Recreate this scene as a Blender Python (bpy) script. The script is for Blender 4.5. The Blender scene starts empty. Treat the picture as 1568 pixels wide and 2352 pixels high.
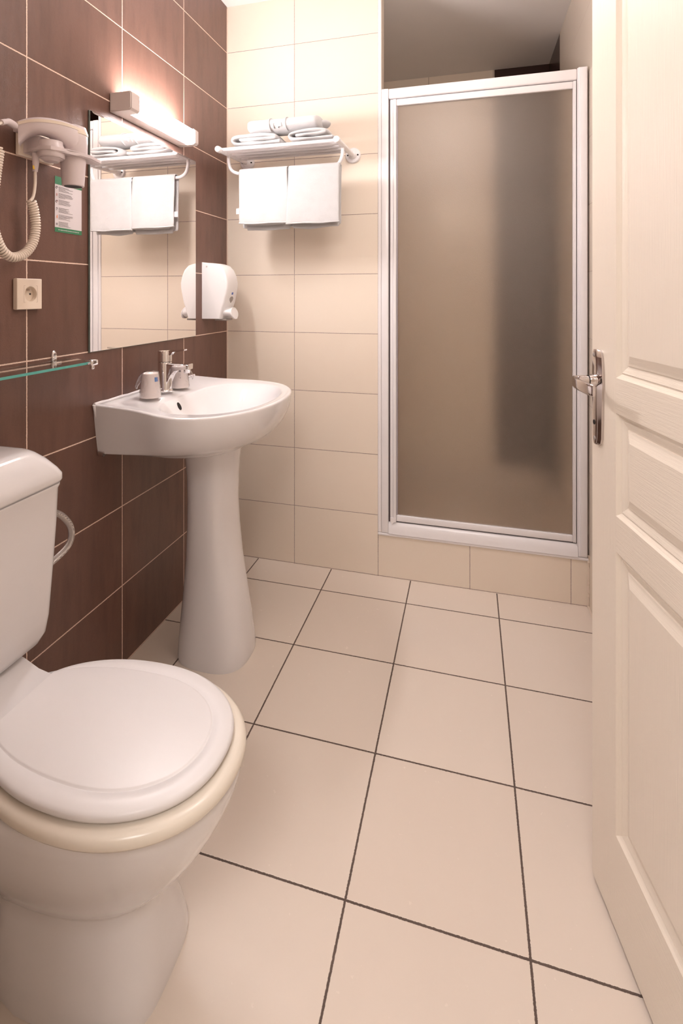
import bpy, bmesh, math, random
from mathutils import Vector, Matrix, noise
random.seed(4)
PI = math.pi
S = bpy.context.scene
C = S.collection

# ------------------------------------------------------------ camera, world, lights, exposure
cd = bpy.data.cameras.new('camera')
cam = bpy.data.objects.new('camera', cd); C.objects.link(cam)
cam.location = (1.0487, 0.0, 1.1674)
cam.rotation_euler = (PI / 2, 0, 0.2748)
cd.sensor_fit = 'AUTO'; cd.sensor_width = 36.0
cd.lens = 1194.07 / 2352 * 36.0
cd.shift_x = (784 - 740.7) / 2352
cd.shift_y = -(1176 - 676.13) / 2352
cd.clip_start = 0.02
S.camera = cam
S.view_settings.view_transform = 'Standard'
S.view_settings.look = 'None'
S.view_settings.gamma = 1.0
S.view_settings.use_curve_mapping = False
S.cycles.sample_clamp_indirect = 40.0
S.view_settings.exposure = 0.72

w = bpy.data.worlds.new('world'); S.world = w; w.use_nodes = True
w.node_tree.nodes['Background'].inputs[0].default_value = (1.0, 0.965, 0.95, 1)
w.node_tree.nodes['Background'].inputs[1].default_value = 0.8
LAMP_STRENGTH = 66.0
LAMP_COLOR = (1.0, 0.94, 0.93, 1)

def area(name, loc, target, size, power, color):
    l = bpy.data.lights.new(name, 'AREA'); l.shape = 'RECTANGLE'
    l.size, l.size_y = size; l.energy = power; l.color = color
    o = bpy.data.objects.new(name, l); C.objects.link(o)
    o.location = loc
    o.rotation_euler = (Vector(target) - Vector(loc)).to_track_quat('-Z', 'Y').to_euler()
    return o
# ceiling lamp of the corridor in front of the bathroom, and an unseen fill light added to brighten the ceilings and upper walls
area('corridor_ceiling_lamp', (0.95, -0.75, 2.30), (0.9, 1.2, 0.7), (0.7, 0.5), 11.0, (1.0, 0.96, 0.94))
pl_ = bpy.data.lights.new('bathroom_fill_light', 'POINT'); pl_.energy = 7.8; pl_.shadow_soft_size = .15; pl_.color = (1.0, 0.93, 0.89)
po_ = bpy.data.objects.new('bathroom_fill_light', pl_); C.objects.link(po_); po_.location = (0.92, 1.30, 2.08)

# ------------------------------------------------------------ materials
class G:
    """small node graph helper"""
    def __init__(s, name):
        s.m = bpy.data.materials.new(name); s.m.use_nodes = True
        s.t = s.m.node_tree; s.b = s.t.nodes['Principled BSDF']
        s.geo = None
    def n(s, typ, **kw):
        nd = s.t.nodes.new(typ)
        for k, v in kw.items(): setattr(nd, k, v)
        return nd
    def link(s, a, b): s.t.links.new(a, b)
    def put(s, sock, v):
        if isinstance(v, (int, float)): sock.default_value = v
        elif isinstance(v, tuple): sock.default_value = v if len(v) == len(sock.default_value) else v + (1,)
        else: s.link(v, sock)
    def math(s, op, a, b=0.0, c=None):
        nd = s.n('ShaderNodeMath', operation=op); s.put(nd.inputs[0], a); s.put(nd.inputs[1], b)
        if c is not None: s.put(nd.inputs[2], c)
        return nd.outputs[0]
    def mix(s, f, a, b):
        nd = s.n('ShaderNodeMix', data_type='RGBA')
        s.put(nd.inputs[0], f); s.put(nd.inputs[6], a if not isinstance(a, tuple) else a + (1,)); s.put(nd.inputs[7], b if not isinstance(b, tuple) else b + (1,))
        return nd.outputs[2]
    def pos(s):
        if s.geo is None:
            g = s.n('ShaderNodeNewGeometry'); x = s.n('ShaderNodeSeparateXYZ'); s.link(g.outputs['Position'], x.inputs[0])
            s.geo = (g.outputs['Position'], x.outputs[0], x.outputs[1], x.outputs[2])
        return s.geo
    def noise(s, scale, detail=3, rough=.5, vec=None, stretch=None):
        nd = s.n('ShaderNodeTexNoise'); nd.inputs['Scale'].default_value = scale
        nd.inputs['Detail'].default_value = detail; nd.inputs['Roughness'].default_value = rough
        v = vec if vec is not None else s.pos()[0]
        if stretch:
            mp = s.n('ShaderNodeMapping'); mp.inputs['Scale'].default_value = stretch; s.link(v, mp.inputs[0]); v = mp.outputs[0]
        s.link(v, nd.inputs['Vector'])
        return nd.outputs['Fac']
    def bump(s, h, strength=.3, dist=.002, prev=None):
        nd = s.n('ShaderNodeBump'); nd.inputs['Strength'].default_value = strength; nd.inputs['Distance'].default_value = dist
        s.link(h, nd.inputs['Height'])
        if prev is not None: s.link(prev, nd.inputs['Normal'])
        return nd.outputs[0]
    def ramp(s, f, stops):
        nd = s.n('ShaderNodeValToRGB'); s.link(f, nd.inputs[0]); e = nd.color_ramp.elements
        while len(e) < len(stops): e.new(.5)
        for el, (p, c) in zip(e, stops): el.position = p; el.color = c + (1,) if len(c) == 3 else c
        return nd.outputs[0]
    def setp(s, **kw):
        names = dict(color='Base Color', rough='Roughness', metal='Metallic', normal='Normal', ior='IOR', trans='Transmission Weight',
                     coat='Coat Weight', emis='Emission Color', es='Emission Strength', spec='Specular IOR Level', sheen='Sheen Weight', alpha='Alpha', sss='Subsurface Weight')
        for k, v in kw.items(): s.put(s.b.inputs[names[k]], v)
        return s.m

def simple(name, col, rough=.4, metal=0., nscale=0, nstr=.1, var=.0, **kw):
    g = G(name)
    if var:
        f = g.noise(9, 3)
        g.setp(color=g.mix(f, tuple(c * (1 - var) for c in col), tuple(min(1, c * (1 + var)) for c in col)))
    else: g.setp(color=col)
    g.setp(rough=rough, metal=metal, **kw)
    if nscale: g.setp(normal=g.bump(g.noise(nscale, 3), nstr, .001))
    return g.m

def tile_lines(g, u, off, step, half):
    """1 in the joint, 0 on the tile; also returns tile index"""
    a = g.math('DIVIDE', g.math('SUBTRACT', u, off), step)
    idx = g.math('FLOOR', a)
    fr = g.math('SUBTRACT', a, idx)
    d = g.math('MULTIPLY', g.math('MINIMUM', fr, g.math('SUBTRACT', 1.0, fr)), step)
    return d, idx

def tiles(name, axes, offs, steps, half, base, grout, kind, rough=.28, dark_from=None, dark=None):
    g = G(name); P = g.pos(); ax = dict(x=1, y=2, z=3)
    u = P[ax[axes[0]]]; v = P[ax[axes[1]]]
    wob = g.math('MULTIPLY', g.math('SUBTRACT', g.noise(260, 2), .5), half * 1.1)
    du, iu = tile_lines(g, u, offs[0], steps[0], half)
    dv, iv = tile_lines(g, v, offs[1], steps[1], half)
    d = g.math('ADD', g.math('MINIMUM', du, dv), wob)
    mask = g.math('LESS_THAN', d, half)
    cmb = g.n('ShaderNodeCombineXYZ'); g.link(iu, cmb.inputs[0]); g.link(iv, cmb.inputs[1])
    wn = g.n('ShaderNodeTexWhiteNoise'); g.link(cmb.outputs[0], wn.inputs[0]); rnd = wn.outputs['Value']
    cloud = g.noise(5, 4, .55); fine = g.noise(60, 4, .6)
    amt = g.math('ADD', g.math('MULTIPLY', rnd, .6), g.math('MULTIPLY', cloud, .25))
    col = g.mix(amt, base[0], base[1])
    if kind == 'leather':
        # leather-like print: wrinkled cells and soft vertical wear
        vo = g.n('ShaderNodeTexVoronoi', feature='DISTANCE_TO_EDGE'); vo.inputs['Scale'].default_value = 150
        dist = g.n('ShaderNodeTexNoise'); dist.inputs['Scale'].default_value = 40; g.link(P[0], dist.inputs['Vector'])
        mx = g.n('ShaderNodeMix', data_type='VECTOR'); mx.inputs[0].default_value = .06
        g.link(P[0], mx.inputs[4]); g.link(dist.outputs['Color'], mx.inputs[5]); g.link(mx.outputs[1], vo.inputs['Vector'])
        wr = g.ramp(vo.outputs['Distance'], [(0, (0, 0, 0)), (.12, (1, 1, 1))])
        streak = g.noise(9, 4, .6, stretch=(1, 3.0, .5))
        col = g.mix(g.math('MULTIPLY', g.math('SUBTRACT', 1.0, wr), .35), col, base[0])
        col = g.mix(g.ramp(streak, [(.45, (0, 0, 0)), (.75, (.55, .55, .55))]), col, tuple(c * .62 for c in base[0]))
        h = g.math('ADD', g.math('MULTIPLY', wr, .4), fine)
        nb = g.bump(h, .22, .0012)
    else:
        mott = g.ramp(g.noise(14, 6, .7), [(.45, (0, 0, 0)), (.8, (1, 1, 1))])
        col = g.mix(g.math('MULTIPLY', mott, .018), col, tuple(c * .86 for c in base[0]))
        nb = g.bump(g.noise(120, 4), .05, .001)
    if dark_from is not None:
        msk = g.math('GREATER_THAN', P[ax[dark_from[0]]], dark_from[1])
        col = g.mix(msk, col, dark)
    gcol = g.mix(g.noise(22, 4, .7), grout[0], grout[1])
    col = g.mix(mask, col, gcol)
    hj = g.math('MINIMUM', g.math('DIVIDE', d, half * 1.6), 1.0)
    nb2 = g.bump(hj, .5, .0012, nb)
    g.setp(color=col, normal=nb2, rough=g.math('ADD', g.math('MULTIPLY', mask, .5), g.math('ADD', rough - .01, g.math('MULTIPLY', fine, .02))))
    return g.m

Z0, TH, TW = 0.0026, 0.25, 0.366
BEIGE = ((.80, .69, .58), (.85, .755, .65))
BROWN = ((.140, .070, .052), (.205, .109, .084))
M = {}
M['wall_brown'] = tiles('brown_wall_tiles', 'yz', (1.767, Z0), (TW, TH), .0017, BROWN, ((.85, .67, .56), (.72, .52, .42)), 'leather', .33)
M['wall_beige'] = tiles('beige_wall_tiles', 'xz', (.3191, Z0), (TW, TH), .0012, BEIGE, ((.42, .33, .31), (.30, .22, .20)), 'plain', .25)
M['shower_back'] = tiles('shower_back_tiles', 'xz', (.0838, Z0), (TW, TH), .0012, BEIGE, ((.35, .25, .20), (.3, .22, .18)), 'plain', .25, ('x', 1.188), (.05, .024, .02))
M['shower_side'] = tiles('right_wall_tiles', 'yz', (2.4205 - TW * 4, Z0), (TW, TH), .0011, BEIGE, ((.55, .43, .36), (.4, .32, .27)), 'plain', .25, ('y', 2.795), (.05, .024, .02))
M['floor'] = tiles('floor_tiles', 'xy', (.4852, 1.975 - .333 * 9), (.3335, .333), .0022, ((.76, .66, .575), (.80, .71, .63)), ((.15, .105, .085), (.09, .062, .052)), 'plain', .27)
M['ceiling'] = simple('ceiling_paint', (.89, .85, .83), .75, nscale=40, nstr=.05, var=.015)
M['plaster'] = simple('corridor_plaster', (.72, .62, .52), .8, nscale=60, nstr=.1, var=.03)
M['trim'] = simple('white_trim_plastic', (.84, .80, .81), .3, var=.02)
M['lacquer'] = simple('white_lacquered_metal', (.84, .81, .83), .22, var=.015)
M['ceramic'] = simple('white_ceramic', (.80, .775, .785), .10, var=.02, coat=.4)
M['ceramic_cold'] = simple('cistern_ceramic', (.77, .745, .755), .14, var=.02, coat=.3)
M['seat'] = simple('cream_seat_plastic', (.80, .73, .64), .22, var=.02)
M['lid'] = simple('white_lid_plastic', (.80, .775, .785), .36, var=.015)
M['plastic'] = simple('white_plastic', (.84, .82, .83), .3, var=.01)
M['plastic_lilac'] = simple('hairdryer_plastic', (.66, .57, .58), .32, var=.015)
M['plastic_cream'] = simple('cream_plastic', (.80, .68, .57), .35, var=.02)
M['cord'] = simple('cord_plastic', (.80, .69, .60), .35, var=.02)
M['chrome'] = simple('chrome', (.80, .78, .79), .06, 1.0, var=.02)
M['nickel'] = simple('brushed_nickel', (.66, .61, .60), .11, 1.0, var=.03)
M['black'] = simple('dark_hole', (.012, .009, .008), .6, var=.1)
M['grey'] = simple('grey_plastic', (.30, .26, .24), .35, var=.05)
M['blue'] = simple('blue_print', (.05, .12, .45), .4, var=.05)
M['sky'] = simple('light_blue_print', (.08, .25, .62), .4, var=.05)
M['pink'] = simple('pink_print', (.75, .35, .33), .4, var=.05)
M['green'] = simple('green_card_print', (.045, .21, .10), .5, var=.08)
M['card'] = simple('white_card', (.72, .66, .68), .5, var=.02)
M['ink'] = simple('grey_ink', (.30, .26, .27), .6, var=.05)
M['ink_dark'] = simple('dark_ink', (.08, .05, .07), .6, var=.05)
M['orange'] = simple('orange_ink', (.85, .25, .08), .6, var=.05)
M['yellow'] = simple('yellow_tag', (.9, .60, .08), .4, var=.05)
M['silicone'] = simple('sealant', (.72, .60, .50), .5, nscale=200, nstr=.3, var=.1)
M['wood'] = simple('raw_door_edge', (.33, .18, .08), .8, nscale=300, nstr=.6, var=.2)
M['tray'] = simple('shower_tray_acrylic', (.60, .50, .42), .25, var=.02)

def door_mat(name, st):
    g = G(name); f = g.noise(1, 5, .65, stretch=st); f2 = g.noise(3, 3)
    g.setp(color=g.mix(f2, (.83, .735, .63), (.87, .78, .68)), rough=.36, normal=g.bump(f, .45, .0016)); return g.m
M['door_v'] = door_mat('door_paint_vertical_grain', (420, 420, 9))
M['door_h'] = door_mat('door_paint_horizontal_grain', (16, 16, 420))

g = G('terry_towel'); f = g.noise(520, 3, .7); f2 = g.noise(38, 3)
g.setp(color=g.mix(f2, (.57, .555, .56), (.63, .615, .62)), rough=.95, sheen=.3, normal=g.bump(f2, .35, .004, g.bump(f, .9, .0022))); M['towel'] = g.m
g = G('mirror_silver'); g.setp(color=(.93, .90, .88), metal=1.0, rough=.004); M['mirror'] = g.m
g = G('mirror_edge_glass'); g.setp(color=g.mix(g.noise(30), (.10, .13, .12), (.20, .23, .21)), rough=.1); M['mirror_edge'] = g.m
g = G('clear_shelf_glass'); g.setp(color=(.90, .96, .95), rough=.0, trans=1.0, ior=1.5); M['glass'] = g.m
g = G('glass_cut_edge'); g.setp(color=g.mix(g.noise(60), (.10, .40, .36), (.16, .50, .45)), rough=.2, es=0.0); M['glass_edge'] = g.m
# stippled shower glass: cloudy, rough refraction on a dimpled surface
g = G('frosted_shower_glass')
hh = g.noise(380, 2, .6)
nb = g.bump(hh, .5, .0015)
gl = g.n('ShaderNodeBsdfRefraction'); gl.inputs['Roughness'].default_value = .36; gl.inputs['IOR'].default_value = 1.18; gl.inputs['Color'].default_value = (1.0, .965, .925, 1)
g.link(nb, gl.inputs['Normal'])
tr = g.n('ShaderNodeBsdfTransparent'); tr.inputs['Color'].default_value = (1, .97, .94, 1)
df = g.n('ShaderNodeBsdfDiffuse'); df.inputs['Color'].default_value = (.70, .60, .52, 1)
gs = g.n('ShaderNodeBsdfGlossy'); gs.inputs['Roughness'].default_value = .28; gs.inputs['Color'].default_value = (.9, .85, .82, 1); g.link(nb, gs.inputs['Normal'])
m1 = g.n('ShaderNodeMixShader'); m1.inputs[0].default_value = .07; g.link(gl.outputs[0], m1.inputs[1]); g.link(df.outputs[0], m1.inputs[2])
m2 = g.n('ShaderNodeMixShader'); m2.inputs[0].default_value = .05; g.link(m1.outputs[0], m2.inputs[1]); g.link(gs.outputs[0], m2.inputs[2])
m3 = g.n('ShaderNodeMixShader'); m3.inputs[0].default_value = .09; g.link(m2.outputs[0], m3.inputs[1]); g.link(tr.outputs[0], m3.inputs[2])
g.link(m3.outputs[0], g.t.nodes['Material Output'].inputs[0]); M['frost'] = g.m
g = G('lamp_diffuser'); g.setp(color=(.9, .88, .88), rough=.3, emis=LAMP_COLOR, es=LAMP_STRENGTH); M['lamp'] = g.m
g = G('lamp_housing'); g.setp(color=g.mix(g.noise(9), (.62, .53, .50), (.66, .57, .54)), rough=.4); M['lamp_house'] = g.m
g = G('cup_plastic'); g.setp(color=g.mix(g.noise(30), (.80, .72, .66), (.85, .78, .73)), rough=.35); M['cup'] = g.m
g = G('clear_wrapper'); nb = g.bump(g.noise(90, 3), .8, .004)
tr = g.n('ShaderNodeBsdfTransparent'); tr.inputs[0].default_value = (.96, .95, .97, 1); gs = g.n('ShaderNodeBsdfGlossy'); gs.inputs['Roughness'].default_value = .08; g.link(nb, gs.inputs['Normal'])
lw = g.n('ShaderNodeLayerWeight'); lw.inputs[0].default_value = .35; g.link(nb, lw.inputs['Normal'])
mx = g.n('ShaderNodeMixShader'); g.link(lw.outputs['Facing'], mx.inputs[0]); g.link(tr.outputs[0], mx.inputs[1]); g.link(gs.outputs[0], mx.inputs[2])
g.link(mx.outputs[0], g.t.nodes['Material Output'].inputs[0]); M['wrap'] = g.m
g = G('braided_steel'); P = g.pos()
wv = g.n('ShaderNodeTexWave'); wv.inputs['Scale'].default_value = 420; wv.inputs['Distortion'].default_value = 1; g.link(P[0], wv.inputs[0])
g.setp(color=g.mix(wv.outputs['Fac'], (.35, .32, .31), (.85, .80, .78)), rough=.3, metal=.8, normal=g.bump(wv.outputs['Fac'], .6, .001)); M['braid'] = g.m

# ------------------------------------------------------------ mesh helpers
ORIG = {}
def obj(name, bm, mat, parent=None, smooth=None, loc=None):
    """link bm (built in world coordinates) as one mesh object"""
    if parent is not None: off = Vector(ORIG[parent.name])
    elif loc is not None: off = Vector(loc)
    else: off = Vector((0, 0, 0))
    bmesh.ops.recalc_face_normals(bm, faces=bm.faces)
    bmesh.ops.translate(bm, verts=bm.verts, vec=-off)
    me = bpy.data.meshes.new(name); bm.to_mesh(me); bm.free()
    for m in (mat if isinstance(mat, (list, tuple)) else [mat]): me.materials.append(M[m] if isinstance(m, str) else m)
    o = bpy.data.objects.new(name, me); C.objects.link(o)
    if parent is not None: o.parent = parent
    elif loc is not None: o.location = off
    ORIG[o.name] = tuple(off)
    if smooth is not None:
        for p in me.polygons: p.use_smooth = True
        try: me.set_sharp_from_angle(angle=math.radians(smooth))
        except Exception: pass
    return o
def thing(name, label, cat, loc, group=None):
    o = bpy.data.objects.new(name, None); C.objects.link(o); o.location = loc; o.empty_display_size = .05
    ORIG[o.name] = tuple(loc)
    o['label'] = label; o['category'] = cat
    if group: o['group'] = group
    return o
def tag(o, label, cat, group=None):
    o['label'] = label; o['category'] = cat
    if group: o['group'] = group
    return o
def struct(name, bm, mat, label=None, cat=None, **kw):
    o = obj(name, bm, mat, **kw); o['kind'] = 'structure'
    if label: o['label'] = label
    if cat: o['category'] = cat
    return o
def B(): return bmesh.new()
def box(bm, a, b, bev=0, seg=2):
    x0, y0, z0 = a; x1, y1, z1 = b
    vs = [bm.verts.new(p) for p in [(x0, y0, z0), (x1, y0, z0), (x1, y1, z0), (x0, y1, z0), (x0, y0, z1), (x1, y0, z1), (x1, y1, z1), (x0, y1, z1)]]
    fs = [bm.faces.new([vs[i] for i in f]) for f in [(0, 3, 2, 1), (4, 5, 6, 7), (0, 1, 5, 4), (1, 2, 6, 5), (2, 3, 7, 6), (3, 0, 4, 7)]]
    if bev:
        es = set(e for f in fs for e in f.edges)
        bmesh.ops.bevel(bm, geom=list(es), offset=bev, segments=seg, affect='EDGES', profile=.5)
    return bm
def ring(bm, pts): return [bm.verts.new(p) for p in pts]
def bridge(bm, r0, r1, closed=True, mi=0):
    n = len(r0)
    for i in range(n if closed else n - 1):
        j = (i + 1) % n
        f = bm.faces.new([r0[i], r0[j], r1[j], r1[i]]); f.material_index = mi
def loft(bm, rings, cap0=True, cap1=True):
    rs = [ring(bm, r) for r in rings]
    for a, b in zip(rs, rs[1:]): bridge(bm, a, b)
    if cap0: bm.faces.new(rs[0][::-1])
    if cap1: bm.faces.new(rs[-1])
    return rs
def prism(bm, poly, fn, d0, d1, bev=0, seg=2):
    """poly: 2D points, fn(u, v, d) -> 3D"""
    a = [bm.verts.new(fn(u, v, d0)) for u, v in poly]; b = [bm.verts.new(fn(u, v, d1)) for u, v in poly]
    fs = [bm.faces.new(a[::-1]), bm.faces.new(b)]
    bridge(bm, a, b)
    if bev:
        es = list(set(fs[0].edges) | set(fs[1].edges))
        bmesh.ops.bevel(bm, geom=es, offset=bev, segments=seg, affect='EDGES')
    return bm
def frames(pts):
    pts = [Vector(p) for p in pts]; n = len(pts); T = []
    for i in range(n):
        t = (pts[min(i + 1, n - 1)] - pts[max(i - 1, 0)]); T.append(t.normalized())
    up = Vector((0, 0, 1)) if abs(T[0].z) < .9 else Vector((1, 0, 0))
    N = [(up - T[0] * up.dot(T[0])).normalized()]
    for i in range(1, n):
        v = N[-1] - T[i] * N[-1].dot(T[i]); N.append(v.normalized())
    return pts, T, N
def tube(bm, pts, r, seg=12, caps=True):
    P, T, N = frames(pts); rings = []
    for i in range(len(P)):
        rr = r[i] if isinstance(r, (list, tuple)) else r
        b = T[i].cross(N[i])
        rings.append([P[i] + (N[i] * math.cos(2 * PI * k / seg) + b * math.sin(2 * PI * k / seg)) * rr for k in range(seg)])
    loft(bm, rings, caps, caps); return bm
def smooth_path(pts, n=8):
    pts = [Vector(p) for p in pts]; out = []
    for i in range(len(pts) - 1):
        p0 = pts[max(i - 1, 0)]; p1 = pts[i]; p2 = pts[i + 1]; p3 = pts[min(i + 2, len(pts) - 1)]
        for k in range(n):
            t = k / n
            out.append(.5 * ((2 * p1) + (p2 - p0) * t + (2 * p0 - 5 * p1 + 4 * p2 - p3) * t * t + (3 * p1 - p0 - 3 * p2 + p3) * t ** 3))
    out.append(pts[-1]); return out
def lathe(bm, prof, c, axis='z', seg=40, caps=True, scale=(1, 1)):
    """prof: (radius, height)"""
    rings = []
    for r, h in prof:
        rr = []
        for k in range(seg):
            a = 2 * PI * k / seg; u = r * math.cos(a) * scale[0]; v = r * math.sin(a) * scale[1]
            if axis == 'z': p = (c[0] + u, c[1] + v, c[2] + h)
            elif axis == 'x': p = (c[0] + h, c[1] + u, c[2] + v)
            else: p = (c[0] + u, c[1] + h, c[2] + v)
            rr.append(p)
        rings.append(rr)
    loft(bm, rings, caps, caps); return bm
def sell(cx, cy, a, b, n=2.0, z=0., seg=64, x0=None):
    """superellipse ring in plane z; a in x, b in y; a may be (back, front)"""
    ab, af = a if isinstance(a, (tuple, list)) else (a, a)
    out = []
    for k in range(seg):
        t = 2 * PI * k / seg; c, s = math.cos(t), math.sin(t)
        ux = math.copysign(abs(c) ** (2 / n), c); uy = math.copysign(abs(s) ** (2 / n), s)
        out.append((cx + ux * (af if c > 0 else ab), cy + uy * b, z))
    return out
def subsurf(o, lv=1):
    m = o.modifiers.new('sub', 'SUBSURF'); m.levels = lv; m.render_levels = lv; return o

# ------------------------------------------------------------ room shell
YB, XR, ZC, YS = 2.137, 1.4797, 2.46, 3.15
YF0, YF1 = .222, .322     # front wall with the doorway
JX = .60                   # left jamb of the doorway
struct('floor', box(B(), (-.1, -1.9, -.08), (2.4, YS + .1, 0)), 'floor')
struct('ceiling', box(B(), (-.1, -1.9, ZC), (2.4, YS + .1, ZC + .08)), 'ceiling')
struct('wall_left', box(B(), (-.1, YF0 - .0, 0), (0, YB + .065, ZC)), 'wall_brown')
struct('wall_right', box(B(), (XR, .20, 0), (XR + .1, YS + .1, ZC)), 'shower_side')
struct('wall_back', box(B(), (0, YB, 0), (.699, YB + .063, ZC)), 'wall_beige')
struct('wall_sill', box(B(), (.699, YB, 0), (XR, YB + .065, .172)), 'wall_beige')
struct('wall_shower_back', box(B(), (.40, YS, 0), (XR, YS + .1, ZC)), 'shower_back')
struct('wall_shower_left', box(B(), (.40, YB + .063, 0), (.50, YS, ZC)), 'wall_beige')
bm = B(); box(bm, (0, YF0, 0), (JX, YF1, ZC)); box(bm, (JX, YF0, 2.06), (XR, YF1, ZC))
struct('wall_front', bm, 'wall_beige')
bm = B(); box(bm, (-.1, -1.9, 0), (2.4, -1.8, ZC)); box(bm, (2.3, -1.8, 0), (2.4, YF0, ZC)); box(bm, (XR + .1, YF0, 0), (2.4, YF1, ZC))
struct('wall_corridor', bm, 'plaster')
# door lining (frame in the doorway)
bm = B(); box(bm, (JX, YF0 - .01, 0), (JX + .018, YF1 + .01, 2.06), .002); box(bm, (JX + .018, YF0 - .01, 2.042), (XR, YF1 + .01, 2.06), .002)
struct('trim_2', bm, 'door_v')
# white plastic corner profile around the shower opening: vertical leg and sill leg
bm = B()
box(bm, (.6845, YB - .004, .184), (.6985, YB + .008, ZC), .003, 3)
box(bm, (.6845, YB - .006, .1725), (XR - .002, YB + .010, .1835), .0035, 3)
struct('trim_1', bm, 'trim')
# raw sealant beads
bm = B()
pts = [(.0015, YB - .0015, z) for z in (0.01, .6, 1.2, 1.8, 2.45)]
tube(bm, pts, .0022, 6)
pts = [(XR - .002, YB - .004, z) for z in (.005, .05, .1, .16, .20)]
tube(bm, [(XR - .003 + random.uniform(-.001, .001), YB - .004, .002 + i * .008) for i in range(25)], [.004 + random.uniform(-.0015, .002) for i in range(25)], 6)
tube(bm, [(XR - .003, YB - .004 - i * .012, .003 + random.uniform(-.001, .002)) for i in range(14)], [.004 + random.uniform(-.001, .002) for i in range(14)], 6)
struct('trim_3', bm, 'silicone')

# ------------------------------------------------------------ shower tray and enclosure
tr = thing('shower_tray', 'cream shower tray behind the frosted shower door', 'shower tray', (.98, 2.65, 0))
bm = B()
def rect(x0, x1, y0, y1, z, r=.04, seg=5):
    out = []
    for cx_, cy_, a0 in ((x1 - r, y1 - r, 0), (x0 + r, y1 - r, 90), (x0 + r, y0 + r, 180), (x1 - r, y0 + r, 270)):
        for k in range(seg + 1):
            a = math.radians(a0 + 90 * k / seg); out.append((cx_ + r * math.cos(a), cy_ + r * math.sin(a), z))
    return out
loft(bm, [rect(.50, XR, YB + .065, YS, 0, .002), rect(.50, XR, YB + .065, YS, .185, .002), rect(.55, XR - .05, YB + .115, YS - .05, .185), rect(.57, XR - .07, YB + .135, YS - .07, .12)])
obj('basin', bm, 'tray', tr, 40)
bm = B(); lathe(bm, [(.045, .1195), (.045, .124), (.03, .126)], (.98, 2.65, 0)); obj('drain_cover', bm, 'chrome', tr, 30)

en = thing('shower_enclosure', 'white framed pivoting shower door with tall frosted glass pane on the tiled sill', 'shower door', (1.085, YB + .02, .1835))
yf0, yf1 = YB - .006, YB + .034
bm = B()
box(bm, (.6995, yf0, .1845), (.7285, yf1, 2.0145), .003, 3)        # hinge jamb
bm2 = bm
obj('jamb', bm, 'lacquer', en, 35)
bm = B(); box(bm, (1.4405, yf0, .1845), (1.4735, yf1 + .004, 2.0185), .004, 3); box(bm, (1.4375, yf0 + .004, .19), (1.4405, yf1, 2.016), .001); box(bm, (1.4475, yf0 - .003, .19), (1.4705, yf0 + .001, 2.014), .0015)
obj('jamb', bm, 'lacquer', en, 35)
bm = B(); box(bm, (.729, yf0 + .001, 1.972), (1.4375, yf1, 2.014), .006, 4); obj('top_rail', bm, 'lacquer', en, 35)
bm = B(); prism(bm, [(yf0 - .003, .1845), (yf1, .1845), (yf1, .229), (yf0 + .010, .229), (yf0 + .004, .222), (yf0 - .001, .200)], lambda u, v, d: (d, u, v), .7285, 1.4405, .001)
obj('bottom_rail', bm, 'lacquer', en, 35)
lf = B()
box(lf, (.735, yf0 + .004, .232), (.7475, yf0 + .026, 1.9690), .003, 3); box(lf, (.7475, yf0 + .001, .232), (.7605, yf0 + .026, 1.9690), .003, 3)
box(lf, (.7605, yf0 + .006, .2350), (1.4235, yf0 + .026, .2600), .003, 3)
box(lf, (.7605, yf0 + .005, 1.9420), (1.4235, yf0 + .026, 1.9690), .003, 3)
box(lf, (1.4235, yf0 + .004, .2350), (1.4290, yf0 + .026, 1.9690), .001, 2); box(lf, (1.4290, yf0 + .002, .2345), (1.4345, yf0 + .026, 1.9695), .002, 2)
leaf = obj('door_leaf', lf, 'lacquer', en, 35)
ORIG[leaf.name] = ORIG[en.name]
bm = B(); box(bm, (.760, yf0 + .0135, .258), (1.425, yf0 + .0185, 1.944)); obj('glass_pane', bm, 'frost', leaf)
bm = B(); box(bm, (.7605, yf0 + .010, .26), (.7655, yf0 + .024, 1.943), .001); sl = obj('glazing_seal', bm, simple('grey_seal', (.42, .38, .42), .5, var=.03), leaf)
bm = B(); prism(bm, [(.7362, .250), (.7595, .250), (.7595, .233), (.7500, .233), (.7430, .222), (.7400, .228), (.7362, .234)], lambda u, v, d: (u, d, v), yf0 - .0005, yf0 + .02, .001)
pv = obj('pivot_cap', bm, 'trim', leaf, 35); pv['label'] = 'chipped white plastic pivot cap'
bm = B(); box(bm, (.7288, yf0 + .012, .229), (.735, yf0 + .03, 1.971)); box(bm, (.735, yf0 + .016, 1.9685), (1.436, yf0 + .03, 1.9725)); box(bm, (.735, yf0 + .018, .229), (1.436, yf0 + .03, .2350)); box(bm, (1.4345, yf0 + .014, .23), (1.4378, yf0 + .03, 1.97))  # dark strips paint the shade in the gaps between frame and leaf
gk = obj('gap_shade', bm, simple('gap_shade_dark', (.10, .07, .075), .6, var=.05), en); gk['label'] = 'dark strips standing in for shade in the shower door gaps'

# ------------------------------------------------------------ room door (open, right)
E_ = Vector((.2004, -.9797, 0)); N_ = Vector((.9797, .2004, 0)); P0 = Vector((1.286, 1.15, 0))
def DW(u, off, z): return P0 + E_ * u - N_ * off + Vector((0, 0, z))
DWD, DZ0, DZ1, DT = .82, .010, 2.035, .040
bm = B()
panels = [(.1825, .6995), (.7645, .9515), (1.0155, 1.935)]
u0, u1 = .0965, DWD - .0965
prof = [(0, 0), (.003, -.0035), (.0075, -.0075), (.0095, -.0080), (.0105, -.0060), (.0165, -.0080), (.0225, -.0105), (.0245, -.0110), (.0255, -.0085), (.0290, -.0078), (.0440, -.0020)]
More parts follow.
